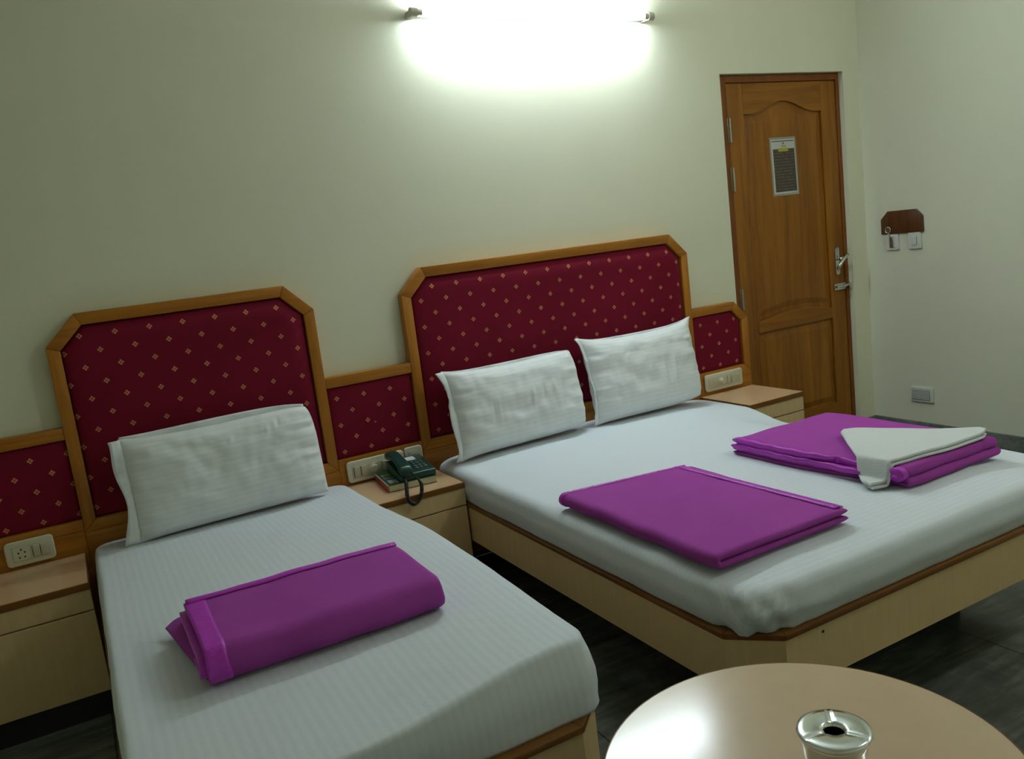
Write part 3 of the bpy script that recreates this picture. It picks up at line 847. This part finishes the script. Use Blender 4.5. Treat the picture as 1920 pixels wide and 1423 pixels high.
# ------------------------------------------------------------------ directory and telephone
def quad(c, hx, hy, rot):
    cs, sn = math.cos(rot), math.sin(rot)
    return lambda u, v: (c[0] + cs * u * hx - sn * v * hy, c[1] + sn * u * hx + cs * v * hy)
BK = thing('phone_directory', (-.142, -.19, NZ), 'thick green covered directory with a red spine under the telephone', 'book')
qb = quad((-.147, -.190), .100, .114, -.10)
def slab(q, u0, u1, v0, v1, z0, z1): return prism([q(u0, v0), q(u1, v0), q(u1, v1), q(u0, v1)], z0, z1, 'z')
obj('pages', slab(qb, -.97, .98, -.98, .98, NZ + .0022, NZ + .0268), 'page_edges', BK)
cv = obj('cover', slab(qb, -.985, 1, -1, 1, NZ + .027, NZ + .0285), 'book_green', BK)
obj('back_cover', slab(qb, -.985, 1, -1, 1, NZ + .0004, NZ + .002), 'book_green', BK)
sp = obj('spine', slab(qb, -1.012, -.9852, -1, 1, NZ + .0004, NZ + .0262), 'book_red', BK)
obj('spine_edge', slab(qb, -1.012, -.9852, -1, 1, NZ + .0263, NZ + .0288), 'card', BK)
obj('cover_print', join(slab(qb, -.88, -.74, .28, .62, NZ + .0285, NZ + .0289), slab(qb, -.70, -.58, .32, .60, NZ + .0285, NZ + .0289), slab(qb, -.55, -.42, .36, .60, NZ + .0285, NZ + .0289)), 'book_yellow', cv)
obj('cover_print', slab(qb, -.9, -.45, -.15, .18, NZ + .0285, NZ + .0289), 'book_blue', cv)
obj('cover_print', join(slab(qb, -.85, -.62, -.75, -.30, NZ + .0285, NZ + .0289), slab(qb, -.60, -.5, -.85, -.35, NZ + .0285, NZ + .0289)), 'pale_print', cv)

ZT = NZ + .0295
PH = thing('telephone', (-.125, -.195, ZT), 'dark green push-button telephone with a coiled cord', 'telephone')
qp = quad((-.122, -.200), .076, .098, -.06)
def wedge(q, u0, u1, v0, v1, z0, zf, zb, bev=.005):
    pts = [(u0, v0), (u1, v0), (u1, v1), (u0, v1)]
    V = [(*q(*p), z0) for p in pts] + [(*q(*p), zf if p[1] < (v0 + v1) / 2 else zb) for p in pts]
    bm = bmesh.new(); vs = [bm.verts.new(p) for p in V]
    for f in ([3, 2, 1, 0], [4, 5, 6, 7], [0, 1, 5, 4], [1, 2, 6, 5], [2, 3, 7, 6], [3, 0, 4, 7]): bm.faces.new([vs[i] for i in f])
    if bev: bmesh.ops.bevel(bm, geom=bm.edges[:], offset=bev, segments=3, affect='EDGES', profile=.5)
    return from_bm(bm)
base = obj('base', wedge(qp, -1, 1, -1, 1, ZT, ZT + .026, ZT + .050), 'green_plastic', PH, 'auto')
ztop = lambda v: ZT + .026 + .024 * (v + 1) / 2
def on(u0, u1, v0, v1, h=.0015, bev=0): return wedge(qp, u0, u1, v0, v1, ztop(v0) - .001, ztop(v0) + h, ztop(v1) + h, bev)
obj('number_card', on(.02, .52, .42, .82), 'card', base)
for r in range(4):
    for c in range(3):
        u = .08 + c * .24; v = -.62 + r * .235
        obj('key', on(u, u + .15, v, v + .13, .004), 'key_grey', base)
# handset: arched bar with two blocks, lying along the phone's side
V, F = [], []
prof = [(-1.16, .0, .030, .030), (-1.12, .006, .036, .036), (-.98, .010, .037, .036), (-.80, .013, .036, .030), (-.62, .020, .033, .020), (-.3, .025, .030, .017), (.1, .027, .030, .017), (.45, .024, .032, .018), (.62, .018, .036, .028), (.80, .014, .037, .033), (.96, .011, .036, .033), (1.03, .004, .029, .027)]
nseg = 14
for v, dz, wd, ht in prof:
    x, yv = qp(-.66, v)
    for k in range(nseg):
        a = 2 * PI * k / nseg
        sx = math.copysign(abs(math.cos(a)) ** .6, math.cos(a)); sz = math.copysign(abs(math.sin(a)) ** .6, math.sin(a))
        V.append((x + sx * wd * .78, yv, ztop(max(-1, min(1, v))) + .010 + dz + sz * ht * .5))
for i in range(len(prof) - 1):
    for k in range(nseg): F.append([i * nseg + k, i * nseg + (k + 1) % nseg, (i + 1) * nseg + (k + 1) % nseg, (i + 1) * nseg + k])
F += [list(range(nseg))[::-1], [(len(prof) - 1) * nseg + k for k in range(nseg)]]
obj('handset', (V, F), 'green_plastic', PH, True)
# coiled cord hanging over the front of the nightstand
ctrl = [(-.187, -.296, ZT + .012), (-.196, -.33, ZT + .018), (-.215, -.385, ZT + .016), (-.231, -.424, ZT - .012), (-.233, -.428, .475), (-.226, -.428, .452), (-.209, -.428, .438), (-.190, -.428, .447), (-.177, -.428, .468), (-.170, -.426, .49), (-.166, -.416, ZT + .012), (-.168, -.38, ZT + .03), (-.166, -.335, ZT + .034), (-.165, -.31, ZT + .034)]
def catmull(P, n):
    P = [Vector(p) for p in P]; out = []
    for i in range(len(P) - 1):
        a, b, c, d_ = P[max(i - 1, 0)], P[i], P[i + 1], P[min(i + 2, len(P) - 1)]
        for k in range(n):
            t = k / n; out.append(.5 * ((2 * b) + (-a + c) * t + (2 * a - 5 * b + 4 * c - d_) * t * t + (-a + 3 * b - 3 * c + d_) * t ** 3))
    out.append(P[-1]); return out
cl = catmull(ctrl, 26)
hel, ph = [], 0
fa = None
for i, p in enumerate(cl):
    dd = (cl[min(i + 1, len(cl) - 1)] - cl[max(i - 1, 0)])
    ln = dd.length / 2; dd.normalize()
    fa = dd.orthogonal().normalized() if fa is None else (fa - dd * fa.dot(dd)).normalized()
    fb = dd.cross(fa)
    k = i / len(cl)
    R_ = .0062 * sm(.05, .16, k) * sm(.86, .74, k)
    for s in range(3):
        ph += ln / 3 / .0048 * 2 * PI
        hel.append(p + dd * (ln * s / 3) + (fa * math.cos(ph) + fb * math.sin(ph)) * R_)
obj('coiled_cord', tube(hel, .0021, 6), 'black_cord', PH, True)

# ------------------------------------------------------------------ round table and ashtray
TX, TY, TZ, TR = -.339, -2.469, .50, .334
tb = thing('round_table', (TX, TY, 0), 'round beige laminate table with brown edge band, carrying the ashtray', 'table')
top = obj('tabletop', lathe([(0, TZ - .022), (TR - .006, TZ - .022), (TR - .004, TZ - .0005), (TR - .0045, TZ), (0, TZ)], (TX, TY, 0), 96), 'table_laminate', tb, 'auto')
obj('edge_band', lathe([(TR - .0039, TZ - .024), (TR, TZ - .023), (TR + .002, TZ - .012), (TR, TZ - .002), (TR - .003, TZ + .0006), (TR - .0044, TZ + .0001)], (TX, TY, 0), 96, False), 'edge_band', top, True)
for k in range(4):
    a = PI / 4 + k * PI / 2
    p = (TX + .23 * math.cos(a), TY + .23 * math.sin(a)); q = (TX + .25 * math.cos(a), TY + .25 * math.sin(a))
    obj('leg', cyl((q[0], q[1], 0), (p[0], p[1], TZ - .0225), .017, 16, .024), 'edge_band', tb, 'auto')
obj('apron', lathe([(.235, TZ - .075), (.25, TZ - .075), (.25, TZ - .0225), (.235, TZ - .0225), (.235, TZ - .075)], (TX, TY, 0), 48, False), 'beige_laminate', tb, 'auto')
AX, AY = -.306, -2.494
at = thing('ashtray', (AX, AY, TZ), 'round polished steel ashtray with a lidded top hole on the round table', 'ashtray')
obj('bowl', lathe([(.0, .0006), (.041, .0006), (.044, .003), (.047, .025), (.0505, .049), (.0535, .056), (.0535, .062)], (AX, AY, TZ), 56), 'chrome', at, True)
bm_prof = [(a_, b_ + .014) for a_, b_ in [(.0535, .0462), (.0565, .0475), (.0578, .051), (.0565, .0545), (.052, .0560), (.045, .0567), (.034, .0566), (.023, .0560), (.0165, .0550), (.0150, .0475)]]
n = 96; V, F = [], []
for r, z in bm_prof:
    for i in range(n):
        a = 2 * PI * i / n
        g = 0
        if .015 < r < .0535:
            for a0 in (math.radians(170), math.radians(290), math.radians(50)):
                dd = abs((a - a0 + PI) % (2 * PI) - PI) * r
                g += -.002 * math.exp(-(dd / .0035) ** 2)
        V.append((AX + r * math.cos(a), AY + r * math.sin(a), TZ + z + g))
for k in range(len(bm_prof) - 1):
    for i in range(n):
        j = (i + 1) % n; F.append([k * n + i, k * n + j, (k + 1) * n + j, (k + 1) * n + i])
obj('lid', (V, F), 'chrome', at, True)
obj('ash_hole', lathe([(.0, .0640), (.0150, .0640)], (AX, AY, TZ), 24), 'black_hole', at)

# ------------------------------------------------------------------ fluorescent tube light on the wall
LX0, LX1, LZ, LYC = .205, 1.447, 2.340, -.062
L_ = thing('tube_light', ((LX0 + LX1) / 2, 0, LZ - .03), 'lit fluorescent tube on a white batten high on the headboard wall', 'lamp')
obj('batten', box(LX0 + .03, LX1 - .03, -.034, -.0008, LZ - .009, LZ + .017, .003), 'batten_white', L_, 'auto')
for x0, x1, in ((LX0, LX0 + .03), (LX1 - .03, LX1)):
    e = obj('lamp_holder', join(box(x0 + .002, x1 - .002, LYC - .004, -.0008, LZ - .014, LZ + .014, .004), cyl((x0, LYC, LZ), (x1, LYC, LZ), .0185, 24)), 'lamp_metal', L_, 'auto')
for x0, x1 in ((LX0 + .0305, LX0 + .052), (LX1 - .052, LX1 - .0305)):
    obj('tube_cap', cyl((x0, LYC, LZ), (x1, LYC, LZ), .0132, 24), 'brushed_steel', L_, 'auto')
obj('tube', cyl((LX0 + .0525, LYC, LZ), (LX1 - .0525, LYC, LZ), .013, 20), 'tube_glow', L_, True)
obj('starter', cyl((.80, -.02, LZ - .0095), (.80, -.02, LZ - .03), .0105, 16), 'batten_white', L_, 'auto')

# ------------------------------------------------------------------ things on the side wall
XW = XR
def prx(poly, d0, d1, bev=0): return prism(poly, XW - d1, XW - d0, 'x', bev=bev)
pl = obj('key_plaque', prx([(-.111, 1.156), (-.111, 1.24), (-.156, 1.284), (-.334, 1.284), (-.372, 1.246), (-.373, 1.158)], .0006, .014, .002), 'plaque_wood', None, 'auto')
tag(pl, 'dark wooden plaque with cut corners above two switches', 'plaque')
def wsw(y0, y1, z0, z1, label, name):
    t = thing(name, (XW, (y0 + y1) / 2, z0), label, 'switch plate')
    obj('plate', prx(rrect(y0, y1, z0, z1, .006), .0006, .013, .003), 'white_plastic', t, 'auto')
    return t
t = wsw(-.217, -.137, 1.066, 1.1545, 'white key switch plate with a metal key tag in it', 'key_switch')
obj('key_slot', box(XW - .0148, XW - .0125, -.200, -.155, 1.078, 1.142, .0008, 1), 'white_plastic', t)
kt = thing('key_tag', (XW - .018, -.172, 1.08), 'metal key tag with a round head hanging on the plaque', 'key tag')
obj('tag_plate', box(XW - .021, XW - .0153, -.190, -.166, 1.080, 1.140, .0012), 'brushed_steel', kt, 'auto')
def ringx(cy, cz, r, rr, x, n=28):
    return tube([(x, cy + r * math.cos(2 * PI * i / n), cz + r * math.sin(2 * PI * i / n)) for i in range(n + 1)], rr, 8)
obj('ring', ringx(-.161, 1.180, .0165, .0022, XW - .021), 'chrome', kt, True)
obj('round_head', cyl((XW - .0225, -.161, 1.180), (XW - .0195, -.161, 1.180), .0125, 24), 'brushed_steel', kt, 'auto')
obj('link', tube([(XW - .021, -.163, 1.164), (XW - .019, -.166, 1.152), (XW - .0185, -.171, 1.139)], .0035, 8), 'lamp_metal', kt, True)
t = wsw(-.357, -.279, 1.066, 1.1575, 'plain white switch plate with one small rocker', 'light_switch')
obj('switch', box(XW - .017, XW - .0125, -.332, -.304, 1.088, 1.136, .0015), 'white_plastic', t, 'auto')
obj('switch_gap', box(XW - .0138, XW - .0125, -.3345, -.3322, 1.088, 1.136), 'grey_slot', t)
t = thing('foot_lamp', (XW, -.326, .196), 'white louvred plate low on the side wall above the skirting', 'wall plate')
obj('plate', prx(rrect(-.396, -.255, .196, .283, .008), .0006, .012, .003), 'white_plastic', t, 'auto')
obj('recess', box(XW - .0132, XW - .0118, -.378, -.265, .210, .270), 'grey_slot', t)
for k in range(7):
    z = .2135 + k * .0082
    obj('slat', box(XW - .0175, XW - .0131, -.377, -.266, z, z + .0052, .0012, 1), 'white_plastic', t)

# ------------------------------------------------------------------ globe lamp on the ceiling (above the frame)
GX, GY = 2.0, -2.6
gl = thing('ceiling_lamp', (GX, GY, ZC - .20), 'round frosted globe lamp on the ceiling', 'lamp')
obj('rose', lathe([(.0, ZC - .03), (.05, ZC - .03), (.06, ZC - .018), (.062, ZC - .0008), (0, ZC - .0008)], (GX, GY, 0), 32), 'batten_white', gl, 'auto')
t = M('globe_glow', (.9, .9, .9), .5); t.set('Emission Color', (.92, 1.0, 1.0, 1)); t.set('Emission Strength', 50.0); MATS['globe_glow'] = t.m
obj('globe', lathe([(.12 * math.sin(PI * k / 16), .12 - .12 * math.cos(PI * k / 16)) for k in range(17)], (GX, GY, ZC - .271), 24), 'globe_glow', gl, True)
